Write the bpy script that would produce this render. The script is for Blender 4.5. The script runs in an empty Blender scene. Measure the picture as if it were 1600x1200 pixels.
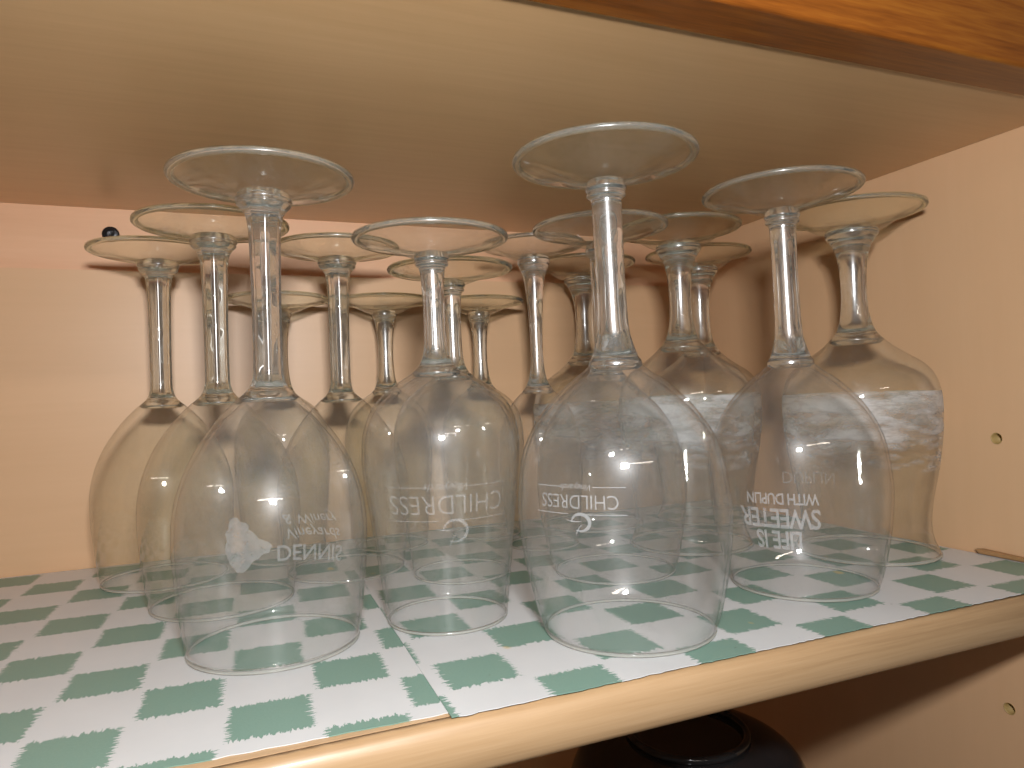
import bpy, bmesh, math, random
from mathutils import Matrix, Vector

random.seed(7)
sc = bpy.context.scene
MM = 0.001

# ------------------------------------------------------------------ camera
# cabinet frame: x to the right along the shelf, y into the cabinet, z up (millimetres)
CAM = (54.3077, -303.8392, 89.63)
RIGHT = (0.9284557946, -0.3696054047, -0.0369009788)
FWD = (0.3703649287, 0.9287447835, 0.0162156291)
UP = (0.0282782075, -0.0287223232, 0.9991873554)
cam_data = bpy.data.cameras.new('camera')
cam = bpy.data.objects.new('camera', cam_data)
sc.collection.objects.link(cam)
m = Matrix.Identity(4)
for i in range(3):
    m[i][0] = RIGHT[i]; m[i][1] = UP[i]; m[i][2] = -FWD[i]; m[i][3] = CAM[i] * MM
cam.matrix_world = m
cam_data.sensor_width = 36.0
cam_data.lens = 1083.1 / 1600 * 36
cam_data.clip_start = 0.01
cam_data.clip_end = 50
sc.camera = cam

# ------------------------------------------------------------------ light
world = bpy.data.worlds.new('World')
sc.world = world
world.use_nodes = True
bg = world.node_tree.nodes['Background']
bg.inputs[0].default_value = (1.0, 0.97, 0.93, 1)
bg.inputs[1].default_value = 0.09

def area(name, loc, target, sx, sy, power, color):
    d = bpy.data.lights.new(name, 'AREA')
    d.shape = 'RECTANGLE'; d.size = sx; d.size_y = sy
    d.energy = power; d.color = color
    o = bpy.data.objects.new(name, d); sc.collection.objects.link(o)
    o.location = loc
    o.rotation_euler = (Vector(target) - Vector(loc)).to_track_quat('-Z', 'Y').to_euler()
    return o
# the camera's raised flash, a hand above and behind the lens
area('camera_flash', (0.060, -0.338, 0.166), (0.17, 0.10, 0.09), 0.042, 0.022, 1.85, (0.98, 0.99, 1.0))
# the fluorescent tube of the kitchen, behind the photographer
area('tube_lamp', (-0.05, -1.45, 0.66), (0.10, 0.0, 0.1), 0.80, 0.018, 1.6, (1.0, 0.86, 0.74))

sc.render.engine = 'CYCLES'
cy = sc.cycles
cy.max_bounces = 32; cy.transmission_bounces = 28; cy.transparent_max_bounces = 96
cy.diffuse_bounces = 6; cy.glossy_bounces = 10
cy.caustics_reflective = False; cy.caustics_refractive = False
cy.blur_glossy = 0.3
cy.sample_clamp_indirect = 5.0
cy.use_denoising = True
cy.use_adaptive_sampling = True; cy.adaptive_threshold = 0.05; cy.adaptive_min_samples = 12
sc.view_settings.view_transform = 'Standard'
sc.view_settings.look = 'None'
sc.view_settings.gamma = 1.0
sc.view_settings.exposure = 0.0

# ------------------------------------------------------------------ materials
def new_mat(name):
    mt = bpy.data.materials.new(name); mt.use_nodes = True
    nt = mt.node_tree; nt.nodes.clear()
    out = nt.nodes.new('ShaderNodeOutputMaterial')
    return mt, nt, out
def N(nt, typ, **kw):
    n = nt.nodes.new(typ)
    for k, v in kw.items(): setattr(n, k, v)
    return n
def math_n(nt, op, a, b=None, c=None):
    n = nt.nodes.new('ShaderNodeMath'); n.operation = op
    for i, v in enumerate((a, b, c)):
        if v is None: continue
        if isinstance(v, (int, float)): n.inputs[i].default_value = v
        else: nt.links.new(v, n.inputs[i])
    return n.outputs[0]
def mix_col(nt, fac, a, b, mode='MIX'):
    n = nt.nodes.new('ShaderNodeMix'); n.data_type = 'RGBA'; n.blend_type = mode
    for sock, v in ((n.inputs[0], fac), (n.inputs[6], a), (n.inputs[7], b)):
        if isinstance(v, (int, float)): sock.default_value = v
        elif isinstance(v, tuple): sock.default_value = (*v, 1) if len(v) == 3 else v
        else: nt.links.new(v, sock)
    return n.outputs[2]
def noise(nt, vec, scale, detail=4, rough=0.55, out=0):
    n = nt.nodes.new('ShaderNodeTexNoise')
    n.inputs['Scale'].default_value = scale; n.inputs['Detail'].default_value = detail
    n.inputs['Roughness'].default_value = rough
    if vec is not None: nt.links.new(vec, n.inputs['Vector'])
    return n.outputs[out]
def mapping(nt, vec, scale=(1, 1, 1), loc=(0, 0, 0), rot=(0, 0, 0)):
    n = nt.nodes.new('ShaderNodeMapping')
    n.inputs['Scale'].default_value = scale; n.inputs['Location'].default_value = loc
    n.inputs['Rotation'].default_value = rot
    nt.links.new(vec, n.inputs[0]); return n.outputs[0]
def ramp(nt, fac, stops):
    n = nt.nodes.new('ShaderNodeValToRGB')
    el = n.color_ramp.elements
    while len(el) < len(stops): el.new(0.5)
    for e, (p, c) in zip(el, stops):
        e.position = p; e.color = (*c, 1) if len(c) == 3 else c
    nt.links.new(fac, n.inputs[0]); return n.outputs[0]
def obj_coord(nt):
    return nt.nodes.new('ShaderNodeTexCoord').outputs['Object']

def wood(name, dark, mid, light, grain, rough, spec=0.5, bump=0.0, streak=0.5, coat=0.0):
    """grain: per-axis scale, small along the fibre."""
    mt, nt, out = new_mat(name)
    co = obj_coord(nt)
    v = co
    fine = noise(nt, mapping(nt, v, tuple(g * 4 for g in grain)), 1.0, 3, 0.65)
    broad = noise(nt, mapping(nt, v, grain, (3.1, 1.7, 9.2)), 0.45, 2, 0.6)
    s = math_n(nt, 'ADD', math_n(nt, 'MULTIPLY', fine, streak), math_n(nt, 'MULTIPLY', broad, 1 - streak))
    col = ramp(nt, s, [(0.30, dark), (0.5, mid), (0.70, light)])
    b = N(nt, 'ShaderNodeBsdfPrincipled')
    nt.links.new(col, b.inputs['Base Color'])
    b.inputs['Roughness'].default_value = rough
    b.inputs['Specular IOR Level'].default_value = spec
    b.inputs['Coat Weight'].default_value = coat; b.inputs['Coat Roughness'].default_value = 0.15
    if bump:
        bp = N(nt, 'ShaderNodeBump'); bp.inputs['Strength'].default_value = 0.25; bp.inputs['Distance'].default_value = bump * 0.01
        nt.links.new(fine, bp.inputs['Height']); nt.links.new(bp.outputs[0], b.inputs['Normal'])
    nt.links.new(b.outputs[0], out.inputs[0])
    return mt

LAMI = ((0.61, 0.375, 0.208), (0.625, 0.388, 0.218), (0.64, 0.402, 0.229))
M = {}
M['laminate'] = wood('laminate_back', *LAMI, grain=(3, 70, 70), rough=0.42, streak=0.45)
M['laminate_top'] = wood('laminate_top', (0.59, 0.355, 0.17), (0.64, 0.395, 0.195), (0.68, 0.43, 0.22), grain=(3.0, 60, 60), rough=0.32, streak=0.5)
M['laminate_side'] = wood('laminate_side', *LAMI, grain=(60, 45, 4), rough=0.42, streak=0.35)
M['strip'] = wood('back_strip_wood', (0.64, 0.36, 0.205), (0.68, 0.395, 0.23), (0.72, 0.43, 0.255), grain=(5, 60, 60), rough=0.5, streak=0.4)
M['edge'] = wood('edge_band_wood', (0.28, 0.165, 0.080), (0.40, 0.25, 0.128), (0.47, 0.305, 0.168), grain=(5, 110, 160), rough=0.42, streak=0.45, coat=0.10, bump=0.02)
M['board'] = wood('shelf_board', (0.48, 0.31, 0.17), (0.56, 0.37, 0.21), (0.60, 0.42, 0.25), grain=(6, 80, 80), rough=0.5)
M['cherry'] = wood('stained_rail_wood', (0.10, 0.026, 0.003), (0.22, 0.064, 0.007), (0.33, 0.115, 0.013), grain=(7, 110, 110), rough=0.32, streak=0.55, coat=0.12, bump=0.02, spec=0.35)

def plain(name, col, rough=0.5, metal=0.0):
    mt, nt, out = new_mat(name)
    b = N(nt, 'ShaderNodeBsdfPrincipled')
    n = noise(nt, mapping(nt, obj_coord(nt), (300, 300, 300)), 1.0, 3)
    nt.links.new(mix_col(nt, n, tuple(c * 0.8 for c in col), tuple(min(1, c * 1.15) for c in col)), b.inputs['Base Color'])
    b.inputs['Roughness'].default_value = rough; b.inputs['Metallic'].default_value = metal
    nt.links.new(b.outputs[0], out.inputs[0]); return mt
M['screw'] = plain('blackened_screw', (0.02, 0.02, 0.022), 0.35, 0.6)
M['plug'] = plain('pin_hole_lining', (0.40, 0.27, 0.10), 0.6)
M['hole'] = plain('pin_hole_bottom', (0.22, 0.14, 0.06), 0.8)
M['chip'] = plain('brown_plastic_clip', (0.35, 0.19, 0.08), 0.45)

def liner_mat(name, origin, angle, pitch, size, seed):
    """white paper with ragged green checks (flat print)"""
    mt, nt, out = new_mat(name)
    co = obj_coord(nt)
    uv = mapping(nt, co, (1000 / pitch[0], 1000 / pitch[1], 0))
    vr = N(nt, 'ShaderNodeVectorRotate', rotation_type='Z_AXIS')
    sub = N(nt, 'ShaderNodeVectorMath', operation='SUBTRACT'); nt.links.new(co, sub.inputs[0])
    sub.inputs[1].default_value = (origin[0] * MM, origin[1] * MM, 0)
    nt.links.new(sub.outputs[0], vr.inputs['Vector']); vr.inputs['Angle'].default_value = -angle
    uv = mapping(nt, vr.outputs[0], (1000 / pitch[0], 1000 / pitch[1], 0))
    sx = N(nt, 'ShaderNodeSeparateXYZ'); nt.links.new(uv, sx.inputs[0])
    u, v = sx.outputs[0], sx.outputs[1]
    iu, iv = math_n(nt, 'FLOOR', u), math_n(nt, 'FLOOR', v)
    par = math_n(nt, 'ABSOLUTE', math_n(nt, 'MODULO', math_n(nt, 'ADD', iu, iv), 2.0))
    fu = math_n(nt, 'SUBTRACT', math_n(nt, 'SUBTRACT', u, iu), 0.5)
    fv = math_n(nt, 'SUBTRACT', math_n(nt, 'SUBTRACT', v, iv), 0.5)
    # ragged teeth: each edge is displaced by noise that runs quickly along it
    def teeth(sc3, s):
        f = noise(nt, mapping(nt, uv, sc3, (s, s * 0.7, 0)), 1.0, 2.5, 0.75)
        return math_n(nt, 'MULTIPLY', math_n(nt, 'SUBTRACT', f, 0.5), 0.36)
    tu = teeth((3.0, 26, 1), seed); tv = teeth((24, 4.0, 1), seed + 5)
    du = math_n(nt, 'ADD', math_n(nt, 'ABSOLUTE', fu), tu)
    dv = math_n(nt, 'ADD', math_n(nt, 'ABSOLUTE', fv), tv)
    d = math_n(nt, 'MAXIMUM', du, dv)
    inside = N(nt, 'ShaderNodeMapRange', interpolation_type='SMOOTHSTEP')
    inside.inputs[1].default_value = size + 0.004; inside.inputs[2].default_value = size - 0.004
    nt.links.new(d, inside.inputs[0])
    # even cells are green
    even = math_n(nt, 'LESS_THAN', math_n(nt, 'ABSOLUTE', math_n(nt, 'SUBTRACT', par, 0.0)), 0.5)
    mask = math_n(nt, 'MULTIPLY', inside.outputs[0], even)
    grain = noise(nt, mapping(nt, co, (1500, 1500, 1)), 1.0, 3, 0.6)
    blot = noise(nt, mapping(nt, co, (35, 35, 1)), 1.0, 4, 0.6)
    green = mix_col(nt, grain, (0.165, 0.275, 0.22), (0.215, 0.335, 0.275))
    white = mix_col(nt, blot, (0.57, 0.57, 0.565), (0.66, 0.66, 0.655))
    white = mix_col(nt, math_n(nt, 'MULTIPLY', grain, 0.12), white, (0.60, 0.60, 0.60))
    col = mix_col(nt, mask, white, green)
    # small yellow food stains and dark specks
    st = noise(nt, mapping(nt, co, (52, 52, 1), (seed * 3.3, 2.2, 0)), 1.0, 1.5, 0.5)
    stf = N(nt, 'ShaderNodeMapRange'); stf.inputs[1].default_value = 0.75; stf.inputs[2].default_value = 0.775
    nt.links.new(st, stf.inputs[0])
    col = mix_col(nt, math_n(nt, 'MULTIPLY', stf.outputs[0], 0.6), col, (0.72, 0.48, 0.12))
    sp = noise(nt, mapping(nt, co, (420, 420, 1), (seed, 0, 0)), 1.0, 1, 0.5)
    spf = N(nt, 'ShaderNodeMapRange'); spf.inputs[1].default_value = 0.785; spf.inputs[2].default_value = 0.81
    nt.links.new(sp, spf.inputs[0])
    col = mix_col(nt, math_n(nt, 'MULTIPLY', spf.outputs[0], 0.55), col, (0.10, 0.09, 0.07))
    b = N(nt, 'ShaderNodeBsdfPrincipled')
    nt.links.new(col, b.inputs['Base Color'])
    b.inputs['Roughness'].default_value = 0.42; b.inputs['Specular IOR Level'].default_value = 0.35
    bp = N(nt, 'ShaderNodeBump'); bp.inputs['Strength'].default_value = 0.2; bp.inputs['Distance'].default_value = 0.0004
    nt.links.new(noise(nt, mapping(nt, co, (60, 60, 1)), 1.0, 4), bp.inputs['Height']); nt.links.new(bp.outputs[0], b.inputs['Normal'])
    nt.links.new(b.outputs[0], out.inputs[0])
    return mt
M['liner_left'] = liner_mat('checked_liner_left', (0, 0), -math.radians(1.58), (25.4, 25.4), 0.448, 2.0)
M['liner_right'] = liner_mat('checked_liner_right', (151 - 13.25, -61.5 - 12.5), 0.0, (26.5, 25.0), 0.440, 11.0)

def fresnel(nt, ior):
    """front-side Fresnel on either face of a thin wall"""
    g = N(nt, 'ShaderNodeNewGeometry')
    mx = N(nt, 'ShaderNodeMix'); mx.data_type = 'FLOAT'
    mx.inputs[2].default_value = ior; mx.inputs[3].default_value = 1 / ior
    nt.links.new(g.outputs['Backfacing'], mx.inputs[0])
    f = N(nt, 'ShaderNodeFresnel'); nt.links.new(mx.outputs[0], f.inputs[0])
    return f.outputs[0]

def thin_glass(name, tint, film, both=False, haze=(0.92, 0.94, 0.95)):
    """wall of a blown bowl: clear, Fresnel-reflecting, with a smudged film that scatters a wide glow"""
    mt, nt, out = new_mat(name)
    tr = N(nt, 'ShaderNodeBsdfTransparent'); tr.inputs[0].default_value = (*tint, 1)
    gl = N(nt, 'ShaderNodeBsdfGlossy'); gl.inputs['Roughness'].default_value = 0.025
    df = N(nt, 'ShaderNodeBsdfDiffuse'); df.inputs[0].default_value = (*haze, 1)
    gw = N(nt, 'ShaderNodeBsdfGlossy'); gw.inputs['Roughness'].default_value = 0.34
    dd = N(nt, 'ShaderNodeMixShader'); dd.inputs[0].default_value = 0.58
    nt.links.new(df.outputs[0], dd.inputs[1]); nt.links.new(gw.outputs[0], dd.inputs[2])
    lw = N(nt, 'ShaderNodeLayerWeight'); lw.inputs[0].default_value = 0.35
    # a film of constant depth is crossed at a slant near the outline
    fac = math_n(nt, 'MULTIPLY_ADD', lw.outputs['Facing'], 1.3 * film, 0.8 * film)
    m1 = N(nt, 'ShaderNodeMixShader'); nt.links.new(fac, m1.inputs[0])
    nt.links.new(tr.outputs[0], m1.inputs[1]); nt.links.new(dd.outputs[0], m1.inputs[2])
    m2 = N(nt, 'ShaderNodeMixShader')
    fr = fresnel(nt, 1.4)
    if both: fr = math_n(nt, 'DIVIDE', math_n(nt, 'MULTIPLY', fr, 2.0), math_n(nt, 'ADD', fr, 1.0))   # two faces of one wall
    nt.links.new(fr, m2.inputs[0])
    nt.links.new(m1.outputs[0], m2.inputs[1]); nt.links.new(gl.outputs[0], m2.inputs[2])
    nt.links.new(m2.outputs[0], out.inputs[0])
    return mt
def solid_glass(name, tint, rough=0.02, ripple=0.0, film=0.0, glow=0.0):
    mt, nt, out = new_mat(name)
    g = N(nt, 'ShaderNodeBsdfGlass'); g.inputs['Color'].default_value = (*tint, 1)
    g.inputs['Roughness'].default_value = rough; g.inputs['IOR'].default_value = 1.5
    if ripple:
        co = obj_coord(nt)
        bp = N(nt, 'ShaderNodeBump'); bp.inputs['Strength'].default_value = 1.0; bp.inputs['Distance'].default_value = ripple
        nt.links.new(noise(nt, mapping(nt, co, (60, 60, 85)), 1.0, 1), bp.inputs['Height'])
        nt.links.new(bp.outputs[0], g.inputs['Normal'])
    sh = g.outputs[0]
    if film:
        df = N(nt, 'ShaderNodeBsdfDiffuse'); df.inputs[0].default_value = (0.80, 0.81, 0.74, 1)
        mx = N(nt, 'ShaderNodeMixShader'); mx.inputs[0].default_value = film
        nt.links.new(sh, mx.inputs[1]); nt.links.new(df.outputs[0], mx.inputs[2]); sh = mx.outputs[0]
    if glow:
        gw = N(nt, 'ShaderNodeBsdfGlossy'); gw.inputs['Roughness'].default_value = 0.24
        mx = N(nt, 'ShaderNodeMixShader'); mx.inputs[0].default_value = glow
        nt.links.new(sh, mx.inputs[1]); nt.links.new(gw.outputs[0], mx.inputs[2]); sh = mx.outputs[0]
    nt.links.new(sh, out.inputs[0])
    return mt
M['bowl_clear'] = thin_glass('clear_bowl_glass', (0.996, 0.998, 0.996), 0.023)
M['bowl_warm'] = thin_glass('faintly_green_bowl_glass', (0.99, 0.995, 0.98), 0.020)
M['wall_clear'] = thin_glass('clear_bowl_wall', (0.992, 0.996, 0.992), 0.034, True)
M['wall_warm'] = thin_glass('faintly_green_bowl_wall', (0.98, 0.985, 0.955), 0.034, True)
M['foot_clear'] = thin_glass('clear_foot_glass', (0.985, 0.995, 0.98), 0.026, False, (0.74, 0.80, 0.72))
M['foot_warm'] = thin_glass('faintly_green_foot_glass', (0.97, 0.98, 0.93), 0.026, False, (0.72, 0.76, 0.62))
M['edge_clear'] = solid_glass('clear_foot_edge', (0.975, 0.988, 0.975), 0.03, 0.0, 0.09, 0.06)
M['edge_warm'] = solid_glass('greenish_foot_edge', (0.955, 0.97, 0.915), 0.03, 0.0, 0.09, 0.05)
M['lip'] = solid_glass('rim_glass', (0.98, 0.985, 0.98), 0.03, 0.0, 0.30)
M['solid_clear'] = solid_glass('clear_solid_glass', (0.985, 0.99, 0.985), 0.015, 0.0, 0.05)
M['stem_clear'] = solid_glass('clear_stem_glass', (0.99, 0.995, 0.99), 0.03, 0.0008, 0.03, 0.12)
M['stem_warm'] = solid_glass('faintly_green_stem_glass', (0.98, 0.985, 0.955), 0.03, 0.0008, 0.03, 0.12)

def translucent_white(name, opacity, ragged):
    mt, nt, out = new_mat(name)
    tr = N(nt, 'ShaderNodeBsdfTransparent')
    df = N(nt, 'ShaderNodeBsdfDiffuse'); df.inputs[0].default_value = (0.82, 0.82, 0.83, 1)
    tl = N(nt, 'ShaderNodeBsdfTranslucent'); tl.inputs[0].default_value = (0.82, 0.82, 0.83, 1)
    dd = N(nt, 'ShaderNodeMixShader'); dd.inputs[0].default_value = 0.4
    nt.links.new(df.outputs[0], dd.inputs[1]); nt.links.new(tl.outputs[0], dd.inputs[2])
    mx = N(nt, 'ShaderNodeMixShader')
    co = obj_coord(nt)
    if ragged:
        wv = noise(nt, mapping(nt, co, (45, 45, 150)), 1.0, 5, 0.62)
        sx = N(nt, 'ShaderNodeSeparateXYZ'); nt.links.new(co, sx.inputs[0])
        hz = N(nt, 'ShaderNodeMapRange'); hz.inputs[1].default_value = 0.040; hz.inputs[2].default_value = 0.080
        hz.inputs[3].default_value = -0.16; hz.inputs[4].default_value = 0.10
        nt.links.new(sx.outputs[2], hz.inputs[0])
        s = math_n(nt, 'ADD', wv, hz.outputs[0])
        r = N(nt, 'ShaderNodeMapRange'); r.inputs[1].default_value = 0.40; r.inputs[2].default_value = 0.66
        r.inputs[3].default_value = 0.0; r.inputs[4].default_value = opacity
        nt.links.new(s, r.inputs[0]); nt.links.new(r.outputs[0], mx.inputs[0])
    else:
        g = noise(nt, mapping(nt, co, (500, 500, 500)), 1.0, 3)
        nt.links.new(math_n(nt, 'MULTIPLY', math_n(nt, 'ADD', 0.6, math_n(nt, 'MULTIPLY', g, 0.8)), opacity), mx.inputs[0])
    nt.links.new(tr.outputs[0], mx.inputs[1]); nt.links.new(dd.outputs[0], mx.inputs[2])
    nt.links.new(mx.outputs[0], out.inputs[0])
    return mt
M['etch'] = translucent_white('etched_white', 0.32, False)
M['etch_faint'] = translucent_white('etched_faint', 0.20, False)
M['white_band'] = translucent_white('wavy_white_band', 0.62, True)  # patchy white band round the goblet bowls, denser towards its upper edge

# ------------------------------------------------------------------ helpers
def link(name, me, mat, parent=None):
    o = bpy.data.objects.new(name, me); sc.collection.objects.link(o)
    if mat is not None and not me.materials: me.materials.append(mat)
    if parent is not None: o.parent = parent
    return o
def tag(o, label, cat, group=None, kind=None):
    o['label'] = label; o['category'] = cat
    if group: o['group'] = group
    if kind: o['kind'] = kind
    return o
def empty(name, loc=(0, 0, 0)):
    o = bpy.data.objects.new(name, None); sc.collection.objects.link(o)
    o.location = [c * MM for c in loc]; o.empty_display_size = 0.01
    return o
def mesh(name, verts, faces, smooth=False):
    me = bpy.data.meshes.new(name)
    me.from_pydata([tuple(c * MM for c in v) for v in verts], [], faces)
    me.update()
    if smooth:
        for p in me.polygons: p.use_smooth = True
    return me
def box_mesh(name, x0, x1, y0, y1, z0, z1, bevel=0.0):
    bm = bmesh.new()
    vs = [bm.verts.new((x * MM, y * MM, z * MM)) for x in (x0, x1) for y in (y0, y1) for z in (z0, z1)]
    for f in ((0, 1, 3, 2), (4, 6, 7, 5), (0, 4, 5, 1), (2, 3, 7, 6), (0, 2, 6, 4), (1, 5, 7, 3)):
        bm.faces.new([vs[i] for i in f])
    bmesh.ops.recalc_face_normals(bm, faces=bm.faces)
    if bevel:
        bmesh.ops.bevel(bm, geom=bm.edges[:], offset=bevel * MM, segments=2, affect='EDGES', profile=0.6)
    me = bpy.data.meshes.new(name); bm.to_mesh(me); bm.free()
    return me

# ------------------------------------------------------------------ the cabinet
H, D, X, F = 208.27, 156.6, 404.74, -115.5
XL = -330.0
cab = empty('cabinet', (0, 0, -260))
tag(cab, 'wooden cupboard interior with tan laminate walls and an orange brown front rail', 'cabinet')
def cpart(name, me, mat, parent=None):
    o = link(name, me, mat, cab if parent is None else parent)
    if parent is None: o.location = (0, 0, 0.260)
    return o
cpart('back_panel', box_mesh('back_panel', XL, X, D, D + 4, -260, 171.0), M['laminate'])
bs = cpart('back_strip', box_mesh('back_strip', XL, X, D + 4.2, D + 16, 165, H + 4), M['strip'])
bs['label'] = 'pinkish wood strip above the back panel'
cpart('top_panel', box_mesh('top_panel', XL, X - 0.4, F - 0.5, D + 16, H, H + 16), M['laminate_top'])
cpart('bottom_panel', box_mesh('bottom_panel', XL, X - 0.4, F, D - 0.3, -276, -260), M['laminate_top'])
cpart('side_panel', box_mesh('side_panel', XL - 16, XL, F, D + 16, -276, H + 16), M['laminate_side'])

# right side panel with real drilled shelf-pin holes
def drilled_side(holes, r, depth):
    bm = bmesh.new()
    def loop(pts):
        vs = [bm.verts.new((X * MM, y * MM, z * MM)) for y, z in pts]
        return vs, [bm.edges.new((vs[i], vs[(i + 1) % len(vs)])) for i in range(len(vs))]
    edges = loop([(F, -276), (D + 16, -276), (D + 16, H + 16), (F, H + 16)])[1]
    rims = []
    for (y, z) in holes:
        vs, es = loop([(y + r * math.cos(a), z + r * math.sin(a)) for a in [k * math.tau / 24 for k in range(24)]])
        rims.append(vs); edges += es
    bmesh.ops.triangle_fill(bm, edges=edges, use_beauty=True, use_dissolve=False, normal=(-1, 0, 0))
    outer = bm.verts[:4] if False else None
    # thickness behind
    q = [bm.verts.new(((X + 16) * MM, y * MM, z * MM)) for y, z in ((F, -276), (D + 16, -276), (D + 16, H + 16), (F, H + 16))]
    bm.faces.new(q)
    bm.verts.ensure_lookup_table()
    fr = [bm.verts[i] for i in range(4)]
    for i in range(4): bm.faces.new((fr[i], fr[(i + 1) % 4], q[(i + 1) % 4], q[i]))
    me = bpy.data.meshes.new('side_panel_drilled'); bm.to_mesh(me); bm.free(); return me
HOLES = [(-72.2, 59.3), (-72.2, -74.1)]
sp_ = cpart('side_panel', drilled_side(HOLES, 2.6, 9), M['laminate_side'])
for (y, z) in HOLES:
    vs, fs = [], []
    n = 24
    prof = [(2.6, -0.02), (2.9, -0.25), (2.75, -0.3), (2.45, 0.3), (2.4, 5), (0.001, 5.2)]
    for r, dx in prof:
        for k in range(n):
            a = k * math.tau / n
            vs.append((X + dx, y + r * math.cos(a), z + r * math.sin(a)))
    for i in range(len(prof) - 1):
        for k in range(n):
            fs.append((i * n + k, i * n + (k + 1) % n, (i + 1) * n + (k + 1) % n, (i + 1) * n + k))
    cpart('pin_hole', mesh('pin_hole', vs, fs, True), M['plug'], sp_)

# front rail of the face frame above the opening
def rail_mesh():
    y0, y1, z0, z1 = F - 18.8, F - 0.7, H - 0.7, H + 60
    r = 1.6
    prof = [(y1, z0), (y0 + r, z0)]
    prof += [(y0 + r - r * math.sin(t), z0 + r - r * math.cos(t)) for t in [math.pi / 8 * k for k in range(1, 5)]]
    prof += [(y0, z1), (y1, z1)]
    xs = [XL - 16 + (X + 32 - XL) * k / 60 for k in range(61)]
    vs = [(x, y, z) for x in xs for y, z in prof]
    n = len(prof); fs = []
    for i in range(60):
        for k in range(n):
            fs.append((i * n + k, i * n + (k + 1) % n, (i + 1) * n + (k + 1) % n, (i + 1) * n + k))
    fs.append(tuple(range(n))[::-1]); fs.append(tuple(60 * n + k for k in range(n)))
    return mesh('front_rail', vs, fs)
fr_ = cpart('front_rail', rail_mesh(), M['cherry'])
fr_['label'] = 'orange brown stained wood rail'

# screw in the back strip
def screw_mesh(c, r):
    vs, fs = [], []
    n = 20
    prof = [(r * 0.5, 3), (r, 0.2), (r, -0.5), (r * 0.8, -1.2), (r * 0.45, -1.5), (r * 0.42, -0.9), (0.01, -0.7)]
    for q, dy in prof:
        for k in range(n):
            a = k * math.tau / n
            vs.append((c[0] + q * math.cos(a), c[1] + dy, c[2] + q * math.sin(a)))
    for i in range(len(prof) - 1):
        for k in range(n):
            fs.append((i * n + k, i * n + (k + 1) % n, (i + 1) * n + (k + 1) % n, (i + 1) * n + k))
    return mesh('screw', vs, fs, False)
s_ = cpart('screw', screw_mesh((-11.4, D + 3.6, 193.0), 4.6), M['screw'])
s_['label'] = 'black screw head'

# ------------------------------------------------------------------ the shelf
shelf = empty('shelf', (0, 0, -17))
tag(shelf, 'wooden shelf board with rounded light wood front edge under the glasses', 'shelf')
def shpart(name, me, mat):
    o = link(name, me, mat, shelf); o.location = (0, 0, 0.017); return o
shpart('board', box_mesh('board', XL + 0.5, X - 0.5, F + 3.0, D - 0.6, -16.6, -0.35), M['board'])
def band_mesh():
    # rounded front edge band
    pts = [(F + 2.9, -0.45), (F + 1.2, -0.45), (F + 0.2, -0.9), (F - 0.9, -2.4), (F - 1.7, -4.6), (F - 2.1, -7.4), (F - 2.1, -9.6), (F - 1.7, -12.4),
           (F - 0.9, -14.8), (F + 0.1, -16.3), (F + 1.0, -16.75), (F + 2.9, -16.75)]
    nx = 220
    xs = [XL + 0.5 + (X - 1 - XL) * k / nx for k in range(nx + 1)]
    rnd = random.Random(3)
    vs = []
    for x in xs:
        for j, (y, z) in enumerate(pts):
            k = 0.06 if 1 < j < 9 else 0.0
            if j in (1, 2): k = 0.28            # chipped upper arris
            vs.append((x, y + rnd.uniform(0, k), z - rnd.uniform(0, k)))
    n = len(pts); fs = []
    for i in range(nx):
        for k in range(n):
            fs.append((i * n + k, (i + 1) * n + k, (i + 1) * n + (k + 1) % n, i * n + (k + 1) % n))
    fs.append(tuple(range(n))); fs.append(tuple(nx * n + k for k in range(n))[::-1])
    return mesh('edge_band', vs, fs, True)
shpart('edge_band', band_mesh(), M['edge'])

# shelf liner: two overlapping paper sheets with slightly wavy cut edges
def sheet(name, x0, x1, yfront, yback, z, th, seed, curl=None):
    rnd = random.Random(seed)
    nx, ny = 150, 40
    jag = [rnd.uniform(-0.35, 0.35) for _ in range(nx + 1)]
    vs, fs = [], []
    for side in (0, 1):
        for j in range(ny + 1):
            for i in range(nx + 1):
                v = j / ny
                xa, xb = x0(v), x1(v)
                x = xa + (xb - xa) * i / nx
                y = yfront(x) + jag[i] * (1 - v) ** 6 + (yback - yfront(x)) * v
                zz = z + (0.03 * math.sin(x * 0.05 + seed) * math.sin(y * 0.06) if 0 < v < 1 else 0)
                if curl: zz += curl(x, y)
                vs.append((x, y, zz - side * th))
    K = (nx + 1) * (ny + 1)
    for j in range(ny):
        for i in range(nx):
            a = j * (nx + 1) + i
            fs.append((a, a + 1, a + nx + 2, a + nx + 1))
            fs.append((K + a, K + a + nx + 1, K + a + nx + 2, K + a + 1))
    for i in range(nx):
        fs.append((i, K + i, K + i + 1, i + 1))
        t = ny * (nx + 1) + i
        fs.append((t, t + 1, K + t + 1, K + t))
    for j in range(ny):
        a = j * (nx + 1); fs.append((a, a + nx + 1, K + a + nx + 1, K + a))
        b = a + nx; fs.append((b, K + b, K + b + nx + 1, b + nx + 1))
    return mesh(name, vs, fs, False)
left = link('shelf_liner', sheet('liner_sheet_under', lambda v: XL + 2, lambda v: 122,
            lambda x: -108.6 - 0.055 * (x - 36) * 0.65, D - 1.5, -0.04, 0.22, 1), M['liner_left'])
tag(left, 'white paper shelf liner with ragged green checks, the left sheet lying underneath', 'shelf liner', 'paper shelf liner sheets')
right = link('shelf_liner', sheet('liner_sheet_over', lambda v: 107.8 + 3.5 * v, lambda v: X - 1.5,
             lambda x: -115.2 + 0.006 * (x - 120), D - 1.5, 0.30, 0.22, 2), M['liner_right'])
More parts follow.
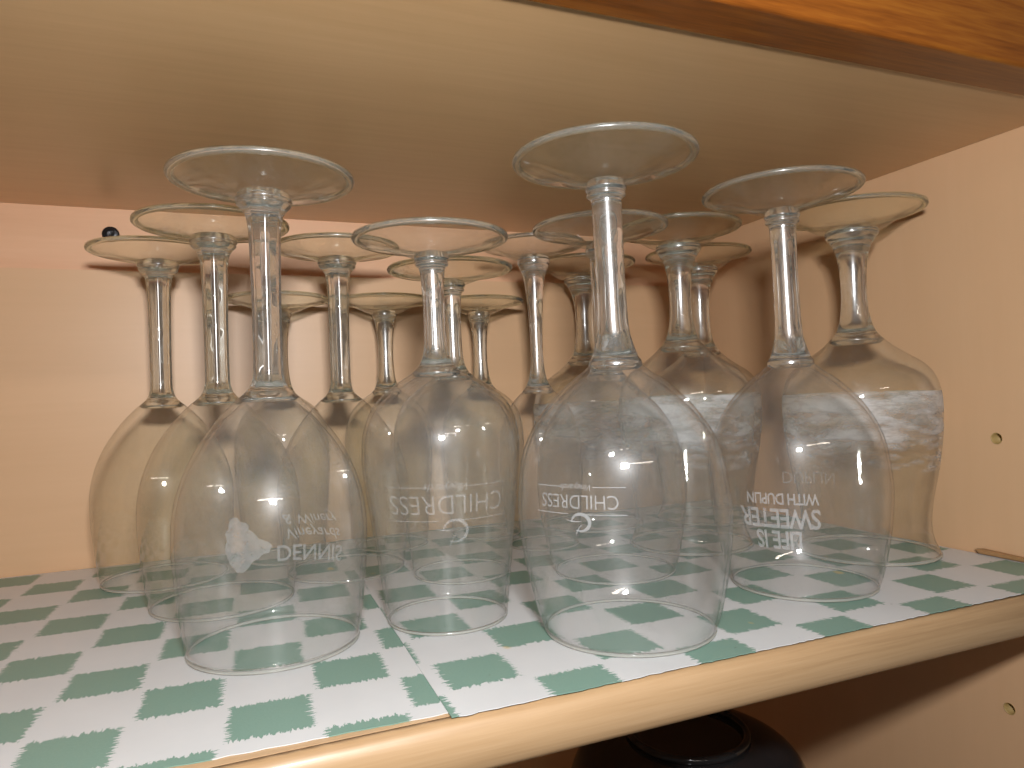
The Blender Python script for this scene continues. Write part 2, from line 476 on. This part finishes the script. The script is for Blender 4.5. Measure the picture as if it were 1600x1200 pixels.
tag(right, 'white paper shelf liner with ragged green checks, the right sheet overlapping at the seam', 'shelf liner', 'paper shelf liner sheets')

# small brown clip where shelf and right wall meet
def clip_mesh():
    bm = bmesh.new()
    pts = [(-88, 0.7), (-62, 0.7), (-60, 2.6), (-64, 3.3), (-85, 2.7), (-89, 1.8)]
    a = [bm.verts.new(((X - 2.8) * MM, y * MM, z * MM)) for y, z in pts]
    b = [bm.verts.new(((X - 0.4) * MM, y * MM, z * MM)) for y, z in pts]
    bm.faces.new(a[::-1]); bm.faces.new(b)
    for i in range(6): bm.faces.new((a[i], a[(i + 1) % 6], b[(i + 1) % 6], b[i]))
    bmesh.ops.recalc_face_normals(bm, faces=bm.faces)
    bmesh.ops.bevel(bm, geom=bm.edges[:], offset=0.3 * MM, segments=2, affect='EDGES')
    me = bpy.data.meshes.new('clip'); bm.to_mesh(me); bm.free(); return me
tag(link('shelf_clip', clip_mesh(), M['chip']), 'thin brown sliver lying where the liner meets the right wall', 'clip')

# ------------------------------------------------------------------ glasses
RH = (RIGHT[0] / math.hypot(RIGHT[0], RIGHT[1]), RIGHT[1] / math.hypot(RIGHT[0], RIGHT[1]))
def spline(pts, n=6):
    """Catmull-Rom through (r, z) points"""
    out = []
    P = [tuple(2 * a - b for a, b in zip(pts[0], pts[1]))] + list(pts) + [tuple(2 * a - b for a, b in zip(pts[-1], pts[-2]))]
    for i in range(1, len(P) - 2):
        p0, p1, p2, p3 = P[i - 1:i + 3]
        for k in range(n):
            t = k / n
            out.append(tuple(0.5 * (2 * b + (c - a) * t + (2 * a - 5 * b + 4 * c - d) * t * t + (3 * b - a - 3 * c + d) * t ** 3)
                             for a, b, c, d in zip(p0, p1, p2, p3)))
    out.append(pts[-1])
    return [(max(r, 0.0), z) for r, z in out]
def r_at(prof, z):
    for (r0, z0), (r1, z1) in zip(prof, prof[1:]):
        if (z0 - z) * (z1 - z) <= 0 and z0 != z1:
            return r0 + (r1 - r0) * (z - z0) / (z1 - z0)
    return prof[-1][0]
def lathe(name, prof, lean, seg=96, facet=None, closed=False, smooth=True):
    """surface of revolution; profile runs so that its outside lies to the right of travel"""
    vs, fs = [], []
    rings = []
    for r, z in prof:
        if r < 1e-4:
            rings.append([len(vs)]); vs.append((RH[0] * lean * z, RH[1] * lean * z, z)); continue
        ring = []
        w = facet(z) if facet else 0.0
        for k in range(seg):
            a = k * math.tau / seg
            q = r
            if w:
                h = math.pi / 8
                b = (a % (2 * h)) - h
                q = r * (1 - w + w * math.cos(h) / math.cos(b) * 1.02)
            ring.append(len(vs))
            vs.append((q * math.cos(a) + RH[0] * lean * z, q * math.sin(a) + RH[1] * lean * z, z))
        rings.append(ring)
    pairs = list(zip(rings, rings[1:]))
    if closed: pairs.append((rings[-1], rings[0]))
    for A, B in pairs:
        for k in range(seg):
            k2 = (k + 1) % seg
            if len(A) == 1 and len(B) == 1: continue
            if len(A) == 1: fs.append((A[0], B[k2], B[k]))
            elif len(B) == 1: fs.append((A[k], A[k2], B[0]))
            else: fs.append((A[k], A[k2], B[k2], B[k]))
    return mesh(name, vs, fs, smooth)

TYPES = {
 'faceted': dict(bowl=[(30.6, 0), (32.4, 12), (34.1, 28), (34.7, 40), (34.1, 51), (31.4, 62), (26.2, 73.5), (18.6, 84.3), (11.2, 92)],
    stem=[(11.2, 92), (9.4, 93.4), (6.8, 96.2), (5.6, 99.5), (5.2, 104), (5.2, 125), (5.6, 150), (6.2, 158.5), (7.4, 162.0), (9.2, 164.0), (9.9, 164.9), (9.5, 165.6), (10.3, 166.4), (10.0, 167.6)],
    foot=(33.7, 174.4, 8.6), facet=True, wall=1.2),
 'large': dict(bowl=[(31.4, 0), (34.8, 10), (38.1, 26), (39.6, 39), (39.7, 48), (38.0, 63), (34.6, 73), (28.6, 82.5), (20.5, 91), (13, 96.8), (10.3, 99)],
    stem=[(10.3, 99), (9.9, 100.8), (8.7, 102.8), (7.0, 108), (6.0, 113), (5.6, 122), (5.5, 140), (5.7, 158), (6.0, 162.5), (7.3, 163.8), (7.5, 164.7), (7.0, 165.5), (7.9, 166.6), (7.4, 168)],
    foot=(35.2, 177.8, 9.2), facet=False, wall=1.1),
 'tulip': dict(bowl=[(24.2, 0), (25.3, 9), (27.4, 25), (29.4, 41), (31.4, 57), (31.9, 66), (30.7, 77), (26.2, 87), (18, 94.6), (10.2, 99.6)],
    stem=[(10.2, 99.6), (7.4, 102.5), (5.4, 107), (4.6, 114), (4.4, 127), (4.9, 139), (5.5, 142.8), (6.6, 143.8), (6.8, 144.6), (6.4, 145.2), (7.3, 146.2), (7.2, 147)],
    foot=(31.9, 154.6, 6.8), facet=False, wall=1.1),
 'short': dict(bowl=[(22.0, 0), (23.0, 12), (25.0, 32), (26.4, 52), (26.5, 63), (25.4, 73), (22.2, 82), (16.5, 89), (9.5, 94)],
    stem=[(9.5, 94), (7.0, 97.5), (5.4, 103), (4.6, 112), (4.5, 121), (5.2, 132), (6.4, 138.5), (7.2, 141), (7.4, 142.4)],
    foot=(29.6, 150.4, 7.5), facet=False, wall=1.2),
 'slim': dict(bowl=[(20.5, 0), (22, 12), (24, 32), (24.8, 50), (24.0, 64), (20.8, 76), (15.4, 85), (9.6, 91)],
    stem=[(9.6, 91), (7.2, 94.5), (5.0, 100), (3.8, 110), (3.7, 121), (4.1, 134), (5.2, 150), (6.6, 160), (8.8, 165.6), (9.6, 167.6), (9.6, 170)],
    foot=(31.0, 178.4, 8.5), facet=False, wall=1.1),
 'goblet': dict(bowl=[(35.3, 0), (33.9, 3.2), (31.6, 9), (30.9, 17), (32.0, 28), (34.4, 40), (36.8, 55), (38.0, 69), (37.9, 82), (35.6, 91.5), (31.0, 98), (25.0, 102.4), (18.0, 107.4), (13.6, 111.4)],
    stem=[(13.6, 111.4), (10.2, 115.5), (7.8, 121.5), (6.4, 132), (6.3, 142), (7.0, 152), (8.9, 160.6), (11.6, 165.4), (13.0, 167.4), (13.0, 169.4)],
    foot=(36.0, 179.4, 10.2), facet=False, wall=1.6),
}
def outer_profile(T, s, rs):
    b = spline([(r * rs, z * s) for r, z in T['bowl']], 6)
    st = spline([(r * (rs if i == 0 else (rs + 1) / 2), z * s) for i, (r, z) in enumerate(T['stem'])], 6)
    return b, st

def make_glass(name, kind, pos, label, group, lean=0.0, s=1.0, rs=1.0, tint='clear', spin=0.0, z0=0.1, double=False):
    T = TYPES[kind]
    root = empty(name, (pos[0], pos[1], z0))
    tag(root, label, 'wine glass' if kind != 'goblet' else 'goblet', group)
    bo, st = outer_profile(T, s, rs)
    wall = T['wall']
    # bowl: outer wall down from the shoulder to the rim, inner wall back up
    lipz = wall * 0.55
    o_ = [(r, z) for r, z in bo if z > lipz]
    inner = []
    for i, (r, z) in enumerate(o_):
        a = o_[max(0, i - 1)]; b = o_[min(len(o_) - 1, i + 1)]
        tx, tz = b[0] - a[0], b[1] - a[1]; L = math.hypot(tx, tz)
        w = wall * (1 + 0.9 * max(0, (z / (bo[-1][1]) - 0.75)) / 0.25)
        nx_, nz_ = tz / L, -tx / L           # outward normal
        inner.append((max(r - nx_ * w, 2.0), z - nz_ * w))
    bm_mat = M['bowl_' + tint]
    bowl_prof = o_[::1]
    # one sheet: inner (top->rim) then outer (rim->top) has outward normals on both walls
    prof = inner[::-1] + o_ if double else o_
    me = lathe('bowl', prof, lean, 112)
    bowl = link('bowl', me, bm_mat if double else M['wall_' + tint], root)
    # rim: rounded solid lip
    rc = (o_[0][0] + inner[0][0]) / 2; rr = wall * 0.52
    lip = [(rc + rr * math.cos(t), lipz + 0.15 + rr * math.sin(t) * 1.1) for t in [k * math.tau / 10 for k in range(10)]]
    lip = [(r, max(z, 0.02)) for r, z in lip]
    link('rim', lathe('rim', lip, lean, 112, closed=True), M['lip'], root)
    # stem: solid, closed below by the inside of the bowl
    it = inner[-1]
    cap = [(0.0, it[1] + 0.5), (it[0] * 0.35, it[1] + 0.4), (it[0] * 0.7, it[1] + 0.1), (it[0] * 0.96, it[1] + 0.25)]
    zs0, zs1 = st[0][1], st[-1][1]
    facet = None
    if T['facet']:
        def facet(z):
            t = (z - zs0) / (zs1 - zs0)
            return max(0.0, min(1.0, (t - 0.02) / 0.06)) * max(0.0, min(1.0, (0.985 - t) / 0.06))
    rt_, zt_ = st[-1]
    sprof = cap + st + [(rt_ * 0.98, zt_ + 1.0), (rt_ * 0.90, zt_ + 1.9), (rt_ * 0.66, zt_ + 2.4), (rt_ * 0.3, zt_ + 2.2), (0.0, zt_ + 2.1)]
    me = lathe('stem', sprof, lean, 96, facet)
    link('stem', me, M['stem_' + tint], root)
    # foot: solid, open where it meets the stem
    R_, zf, hgt = T['foot']; R_ *= (rs + 1) / 2; zf *= s; hgt *= s
    rj, zj = st[-1]
    th = 2.3
    under = [(rj, zj), (rj + 1.2, zj + 0.6), (rj + 4.5, zj + 1.8), (rj + (R_ - rj) * 0.5, zj + (zf - 0.7 - zj) * 0.64), (R_ - 4.0, zf - 1.2), (R_ - 0.8, zf - 0.6)]
    fpts = under + [(R_ - 0.1, zf + 0.1), (R_, zf + 0.9), (R_ - 0.7, zf + 1.5), (R_ - 4.0, zf + 0.75), (rj + (R_ - rj) * 0.5, under[3][1] + th * 0.95), (rj + 4.5, under[2][1] + th * 1.2),
            (rj * 0.7, zj + 3.3), (0.0, zj + 3.1)]
    fprof = spline(fpts, 5)
    fprof[-1] = (0.0, fprof[-1][1])
    ft = link('foot', lathe('foot', fprof, lean, 112), M['foot_' + tint], root)
    ring = [(R_ - 1.5 + 1.65 * math.cos(t), zf + 0.25 + 1.2 * math.sin(t)) for t in [k * math.tau / 18 for k in range(18)]]
    link('foot_edge', lathe('foot_edge', ring, lean, 112, closed=True), M['edge_' + tint], ft)
    root.rotation_euler = (0, 0, 0)
    return root, bo

# ---- engraved marks: flat shapes wrapped on the bowl wall, upright when the glass stands on its foot
def wrap(name, root, bo, polys, az0, zc, lean, mat, off=0.12):
    """polys: list of (verts2d, faces); u to the reader's right, v up, in mm about the mark's centre"""
    vs, fs = [], []
    rc = r_at(bo, zc)
    for V, Fc in polys:
        base = len(vs)
        for (u, v) in V:
            z = zc - v
            r = r_at(bo, z) + off
            a = az0 - u / rc
            vs.append((r * math.cos(a) + RH[0] * lean * z, r * math.sin(a) + RH[1] * lean * z, z))
        fs += [tuple(base + i for i in f) for f in Fc]
    return link(name, mesh(name, vs, fs, True), mat, root)
def text_poly(s, size, offset=0.0, shear=0.0, cx=0.0, cy=0.0, space=1.0, sx=1.0):
    c = bpy.data.curves.new('lettering', 'FONT')
    c.body = s; c.size = size; c.align_x = 'CENTER'; c.align_y = 'CENTER'; c.shear = shear
    c.offset = offset; c.space_character = space; c.resolution_u = 4
    o = bpy.data.objects.new('lettering', c); sc.collection.objects.link(o)
    bpy.context.view_layer.update()
    me = o.evaluated_get(bpy.context.evaluated_depsgraph_get()).to_mesh()
    bm = bmesh.new(); bm.from_mesh(me)
    bmesh.ops.triangulate(bm, faces=bm.faces)
    for _ in range(2):
        long_ = [e for e in bm.edges if e.calc_length() > 1.6]
        if long_: bmesh.ops.subdivide_edges(bm, edges=long_, cuts=1); bmesh.ops.triangulate(bm, faces=bm.faces)
    bm.verts.ensure_lookup_table(); bm.verts.index_update()
    V = [(v.co.x * sx + cx, v.co.y + cy) for v in bm.verts]
    Fc = [tuple(v.index for v in f.verts) for f in bm.faces]
    bm.free(); o.to_mesh_clear() if False else None
    bpy.data.objects.remove(o); bpy.data.curves.remove(c)
    return V, Fc
def stroke_poly(pts, w):
    """ribbon along a polyline; w is a width or a list of widths"""
    V, Fc = [], []
    n = len(pts)
    ws = w if isinstance(w, list) else [w] * n
    for i, (x, y) in enumerate(pts):
        a = pts[max(0, i - 1)]; b = pts[min(n - 1, i + 1)]
        dx, dy = b[0] - a[0], b[1] - a[1]; L = math.hypot(dx, dy) or 1
        px, py = -dy / L * ws[i] / 2, dx / L * ws[i] / 2
        V += [(x + px, y + py), (x - px, y - py)]
    for i in range(n - 1): Fc.append((2 * i, 2 * i + 1, 2 * i + 3, 2 * i + 2))
    return V, Fc
def fan_poly(pts):
    """star-shaped blob, ring-subdivided so that it follows the curve of the glass"""
    cx = sum(p[0] for p in pts) / len(pts); cy = sum(p[1] for p in pts) / len(pts)
    n = len(pts); V = [(cx, cy)]; Fc = []
    for t in (0.35, 0.7, 1.0): V += [(cx + (x - cx) * t, cy + (y - cy) * t) for x, y in pts]
    for k in range(n): Fc.append((0, 1 + k, 1 + (k + 1) % n))
    for q in (0, 1):
        for k in range(n):
            a = 1 + q * n; b = a + n
            Fc.append((a + k, b + k, b + (k + 1) % n, a + (k + 1) % n))
    return V, Fc
def line(x0, x1, y, w=0.22, n=14):
    return stroke_poly([(x0 + (x1 - x0) * k / n, y) for k in range(n + 1)], w)
def swirl(cx, cy, r, flip=1):
    """brush-drawn open ring with a leaf stroke"""
    pts, ws = [], []
    for k in range(34):
        t = k / 33; a = math.radians(60 + 300 * t)
        q = r * (1.0 - 0.10 * t)
        pts.append((cx + flip * q * math.cos(a), cy + q * math.sin(a) * 0.85)); ws.append(0.25 + 0.95 * math.sin(math.pi * t) ** 0.8)
    out = [stroke_poly(pts, ws)]
    out.append(stroke_poly([(cx + flip * (r * 1.5 - k * 0.16 * r), cy - 0.2 * r + 0.05 * k * r * (1 - k / 12)) for k in range(11)], [0.15 + 0.07 * min(k, 10 - k) for k in range(11)]))
    out.append(stroke_poly([(cx - flip * 0.2 * r + 0.1 * k * r * flip, cy + 0.30 * r + 0.02 * k * k * r) for k in range(8)], 0.3))
    return out
def winery_mark(word_size=8.0, thin=-0.05):
    """serif capitals between two rules, script above, swirl below"""
    W = 34
    out = [text_poly('CHILDRESS', word_size, thin, 0, 0, 0, 1.02, 0.92)]
    out += [line(-W / 2, 2.0, 4.6), line(9.0, W / 2, 4.6), line(-W / 2, -7, -4.8), line(7, W / 2, -4.8)]
    out.append(text_poly('Vineyards', 3.0, -0.01, 0.35, 0.0, -4.9, 1.0))
    out += swirl(5.4, 6.4, 2.9)
    return out

# ------------------------------------------------------------------ placing the glasses
AZ = math.atan2
def az_cam(pos): return math.atan2(CAM[1] - pos[1], CAM[0] - pos[0])
gw = 'long stemmed wine glasses standing upside down on the shelf'
gg = 'short stemmed goblets standing upside down on the shelf'
ZL, ZR = 0.02, 0.34

P1 = (65.6, -26.8)
g1, b1 = make_glass('wine_glass', 'faceted', P1, 'front left wine glass with faceted stem and etched map and DENNIS lettering', gw, lean=0.004, tint='clear', z0=ZL, double=True)
make_glass('wine_glass', 'faceted', (46.7, 43.7), 'faceted stem wine glass directly behind the front left one, second of the left row', gw, tint='warm', z0=ZL, s=0.993)
make_glass('wine_glass', 'faceted', (17.6, 107.0), 'leftmost wine glass with faceted stem, its foot just below the black screw', gw, lean=0.0018, tint='warm', z0=ZL, s=0.99, rs=0.985)
make_glass('wine_glass', 'faceted', (107.0, 76.5), 'faceted stem wine glass seen between the front left glass and the tulip glass', gw, tint='warm', z0=ZL, s=0.985, rs=0.985)
make_glass('wine_glass', 'short', (79.0, 124.0), 'low wine glass against the back wall, half hidden behind the front left stem', gw, tint='warm', z0=ZL)
make_glass('wine_glass', 'short', (141.5, 124.5), 'low wine glass against the back wall, just left of the tulip glass stem', gw, tint='warm', z0=ZR)
make_glass('wine_glass', 'short', (203.5, 124.5), 'low wine glass against the back wall, just right of the tulip glass stem', gw, tint='warm', z0=ZR)
P7 = (132.5, -28.0)
g7, b7 = make_glass('wine_glass', 'tulip', P7, 'tulip shaped wine glass in the front row with thin etched winery lettering', gw, lean=-0.0119, z0=ZR, double=True)
make_glass('wine_glass', 'tulip', (159.0, 37.0), 'tulip shaped wine glass standing right behind the front tulip glass', gw, lean=-0.004, tint='warm', z0=ZR)
make_glass('wine_glass', 'slim', (222.5, 76.0), 'slim wine glass with a waisted round stem behind the tall centre glass', gw, tint='clear', z0=ZR)
P12 = (190.4, -73.6)
g12, b12 = make_glass('wine_glass', 'large', P12, 'tallest, nearest wine glass right of centre with etched CHILDRESS lettering', gw, lean=-0.0152, z0=ZR, double=True)
make_glass('wine_glass', 'large', (228.5, 3.0), 'large wine glass hidden behind the nearest one, its wide foot showing beside that stem', gw, lean=-0.006, z0=ZR, s=0.965, rs=0.93)
P15 = (289.7, -59.3)
g15, b15 = make_glass('wine_glass', 'large', P15, 'large wine glass at the right with bold etched SWEETER lettering', gw, lean=-0.015, z0=ZR, s=0.995, rs=0.965, double=True)
def band(root, bo, lean, s=1.0):
    V, Fc = [], []
    nz, na = 14, 96
    vs, fs = [], []
    for j in range(nz + 1):
        z = (44 + (84 - 44) * j / nz) * s
        r = r_at(bo, z) + 0.12
        for k in range(na):
            a = k * math.tau / na
            vs.append((r * math.cos(a) + RH[0] * lean * z, r * math.sin(a) + RH[1] * lean * z, z))
    for j in range(nz):
        for k in range(na):
            fs.append((j * na + k, j * na + (k + 1) % na, (j + 1) * na + (k + 1) % na, (j + 1) * na + k))
    o = link('wavy_white_band', mesh('wavy_white_band', vs, fs, True), M['white_band'], root)
    o['label'] = 'wavy white band'
for pos, s, rs, lab in (((362.0, -29.4), 1.0, 1.0, 'goblet with a wavy white band standing against the right wall'),
                        ((296.5, 33.5), 1.015, 0.99, 'thick footed goblet seen between the two large glasses, the nearer of its pair'),
                        ((356.5, 95.0), 1.015, 0.99, 'goblet in the back right corner behind the other thick footed goblet'),
                        ((277.5, 116.8), 0.985, 0.98, 'goblet against the back wall, left of the tall centre stem')):
    g, b = make_glass('goblet', 'goblet', pos, lab, gg, lean=-0.0015, tint='warm', z0=ZR, s=s, rs=rs)
    band(g, b, -0.0015, s)

# front left glass: map silhouette and lettering on its far wall
MAP = [(-5.5, 6.2), (-3.2, 6.4), (-2.2, 4.9), (-0.6, 4.6), (0.4, 3.4), (0.2, 2.2), (1.6, 1.2), (3.0, -0.6), (4.8, -1.6), (6.4, -2.2), (7.3, -3.8), (6.2, -5.6),
       (3.8, -6.0), (2.8, -7.4), (1.6, -7.3), (0.2, -8.8), (-1.6, -10.2), (-4.0, -10.0), (-5.6, -7.6), (-6.8, -5.0), (-7.2, -2.4), (-6.6, 0.4), (-7.0, 2.0), (-5.8, 3.8)]
def dense(p):
    out = []
    rnd = random.Random(5)
    for a, b in zip(p, p[1:] + p[:1]):
        for k in range(3):
            t = k / 3
            j = 0.22 if k else 0
            out.append((a[0] + (b[0] - a[0]) * t + rnd.uniform(-j, j), a[1] + (b[1] - a[1]) * t + rnd.uniform(-j, j)))
    return out
rings = [fan_poly([(x * 1.32, -y * 1.36 - 2.6) for x, y in dense(MAP)])]
o = wrap('engraving', g1, b1, rings, 1.816, 32.0, 0.004, M['etch'])
o['label'] = 'etched frosted map silhouette'
o = wrap('engraving', g1, b1, [text_poly('DENNIS', 9.2, 0.10, 0, 0, 0.2, 1.0, 0.93)], 1.055, 27.0, 0.004, M['etch'])
o['label'] = 'etched bold capitals'
o = wrap('engraving', g1, b1, [text_poly('Vineyards', 6.4, 0.02, 0.4, 0, 0, 1.0, 1.0), text_poly('& Winery', 6.0, 0.0, 0.4, -1.5, -6.0, 1.0, 1.0)], 1.04, 34.6, 0.004, M['etch'])
o['label'] = 'etched slanted script'

o = wrap('engraving', g7, b7, [text_poly('CHILDRESS', 10.4, -0.10, 0, 0, 0, 1.03, 0.88), line(-26, -4, 6.4, 0.3), line(4, 26, 6.4, 0.3), line(-24, -7, -6.2, 0.3), line(7, 24, -6.2, 0.3),
                               text_poly('Vineyards', 4.2, -0.03, 0.4, 0, -6.2)] + swirl(-2.4, 10.2, 5.0), -1.784, 50.4, -0.0119, M['etch_faint'])
o['label'] = 'thin etched capitals with a brush swirl'
o = wrap('engraving', g12, b12, [text_poly('CHILDRESS', 6.6, -0.03, 0, 0, 0, 1.0, 0.90), line(-17, -3, 4.3, 0.3), line(3, 17, 4.3, 0.3), line(-17, -6, -4.6, 0.3), line(6, 17, -4.6, 0.3),
                                 text_poly('Vineyards', 3.0, 0.0, 0.4, 0, -4.6)] + swirl(-1.4, 6.9, 3.4), -2.500, 53.4, -0.0152, M['etch'])
o['label'] = 'thin etched capitals with a brush swirl'
o = wrap('engraving', g15, b15, [text_poly('SWEETER', 11.2, 0.20, 0, 0, 0, 0.92, 0.72), text_poly('LIFE IS', 10.6, 0.20, 0, 0.5, 9.0, 0.95, 0.70),
                                 text_poly('DUPLIN', 6.4, 0.12, 0, 5.0, -7.8, 0.95, 0.72), text_poly('WITH', 6.4, 0.12, 0, -9.6, -7.8, 0.95, 0.72)], -2.545, 35.7, -0.015, M['etch'])
o['label'] = 'bold etched capitals in three lines'
o = wrap('engraving', g15, b15, [text_poly('DUPLIN', 8.6, -0.05, 0, 0, 0, 1.0, 0.85)], 0.67, 43.0, -0.015, M['etch_faint'])
o['label'] = 'thin etched capitals on the far wall'

# ------------------------------------------------------------------ dim glass bowl on the cupboard floor below the shelf
def smoked():
    mt, nt, out = new_mat('smoked_dark_glass')
    b = N(nt, 'ShaderNodeBsdfPrincipled'); b.inputs['Base Color'].default_value = (0.012, 0.011, 0.012, 1)
    b.inputs['Roughness'].default_value = 0.12
    n = noise(nt, mapping(nt, obj_coord(nt), (20, 20, 12)), 1.0, 3)
    nt.links.new(mix_col(nt, n, (0.006, 0.006, 0.007), (0.03, 0.027, 0.027)), b.inputs['Base Color'])
    nt.links.new(b.outputs[0], out.inputs[0]); return mt
M['smoke'] = smoked()
def serving_bowl():
    root = empty('dark_bowl', (268, 4, -259.9))
    tag(root, 'dark glossy round bowl in the shadow under the shelf', 'bowl')
    prof = spline([(74, 0), (73, 30), (70, 84), (65, 132), (58, 156), (48, 166), (29, 170), (0.0, 170.5)], 6)
    prof[-1] = (0.0, prof[-1][1])
    inner = [(max(r - 3.0, 0.0), z - (3.0 if z > 150 else 0.0)) for r, z in prof]
    inner[-1] = (0.0, inner[-1][1])
    link('bowl', lathe('serving_bowl', inner[::-1] + prof, 0.0, 96), M['smoke'], root)
    ring = [(30 + 2.2 * math.cos(t), 171.0 + 2.4 * math.sin(t)) for t in [k * math.tau / 12 for k in range(12)]]
    link('foot_ring', lathe('foot_ring', ring, 0.0, 96, closed=True), M['smoke'], root)
serving_bowl()
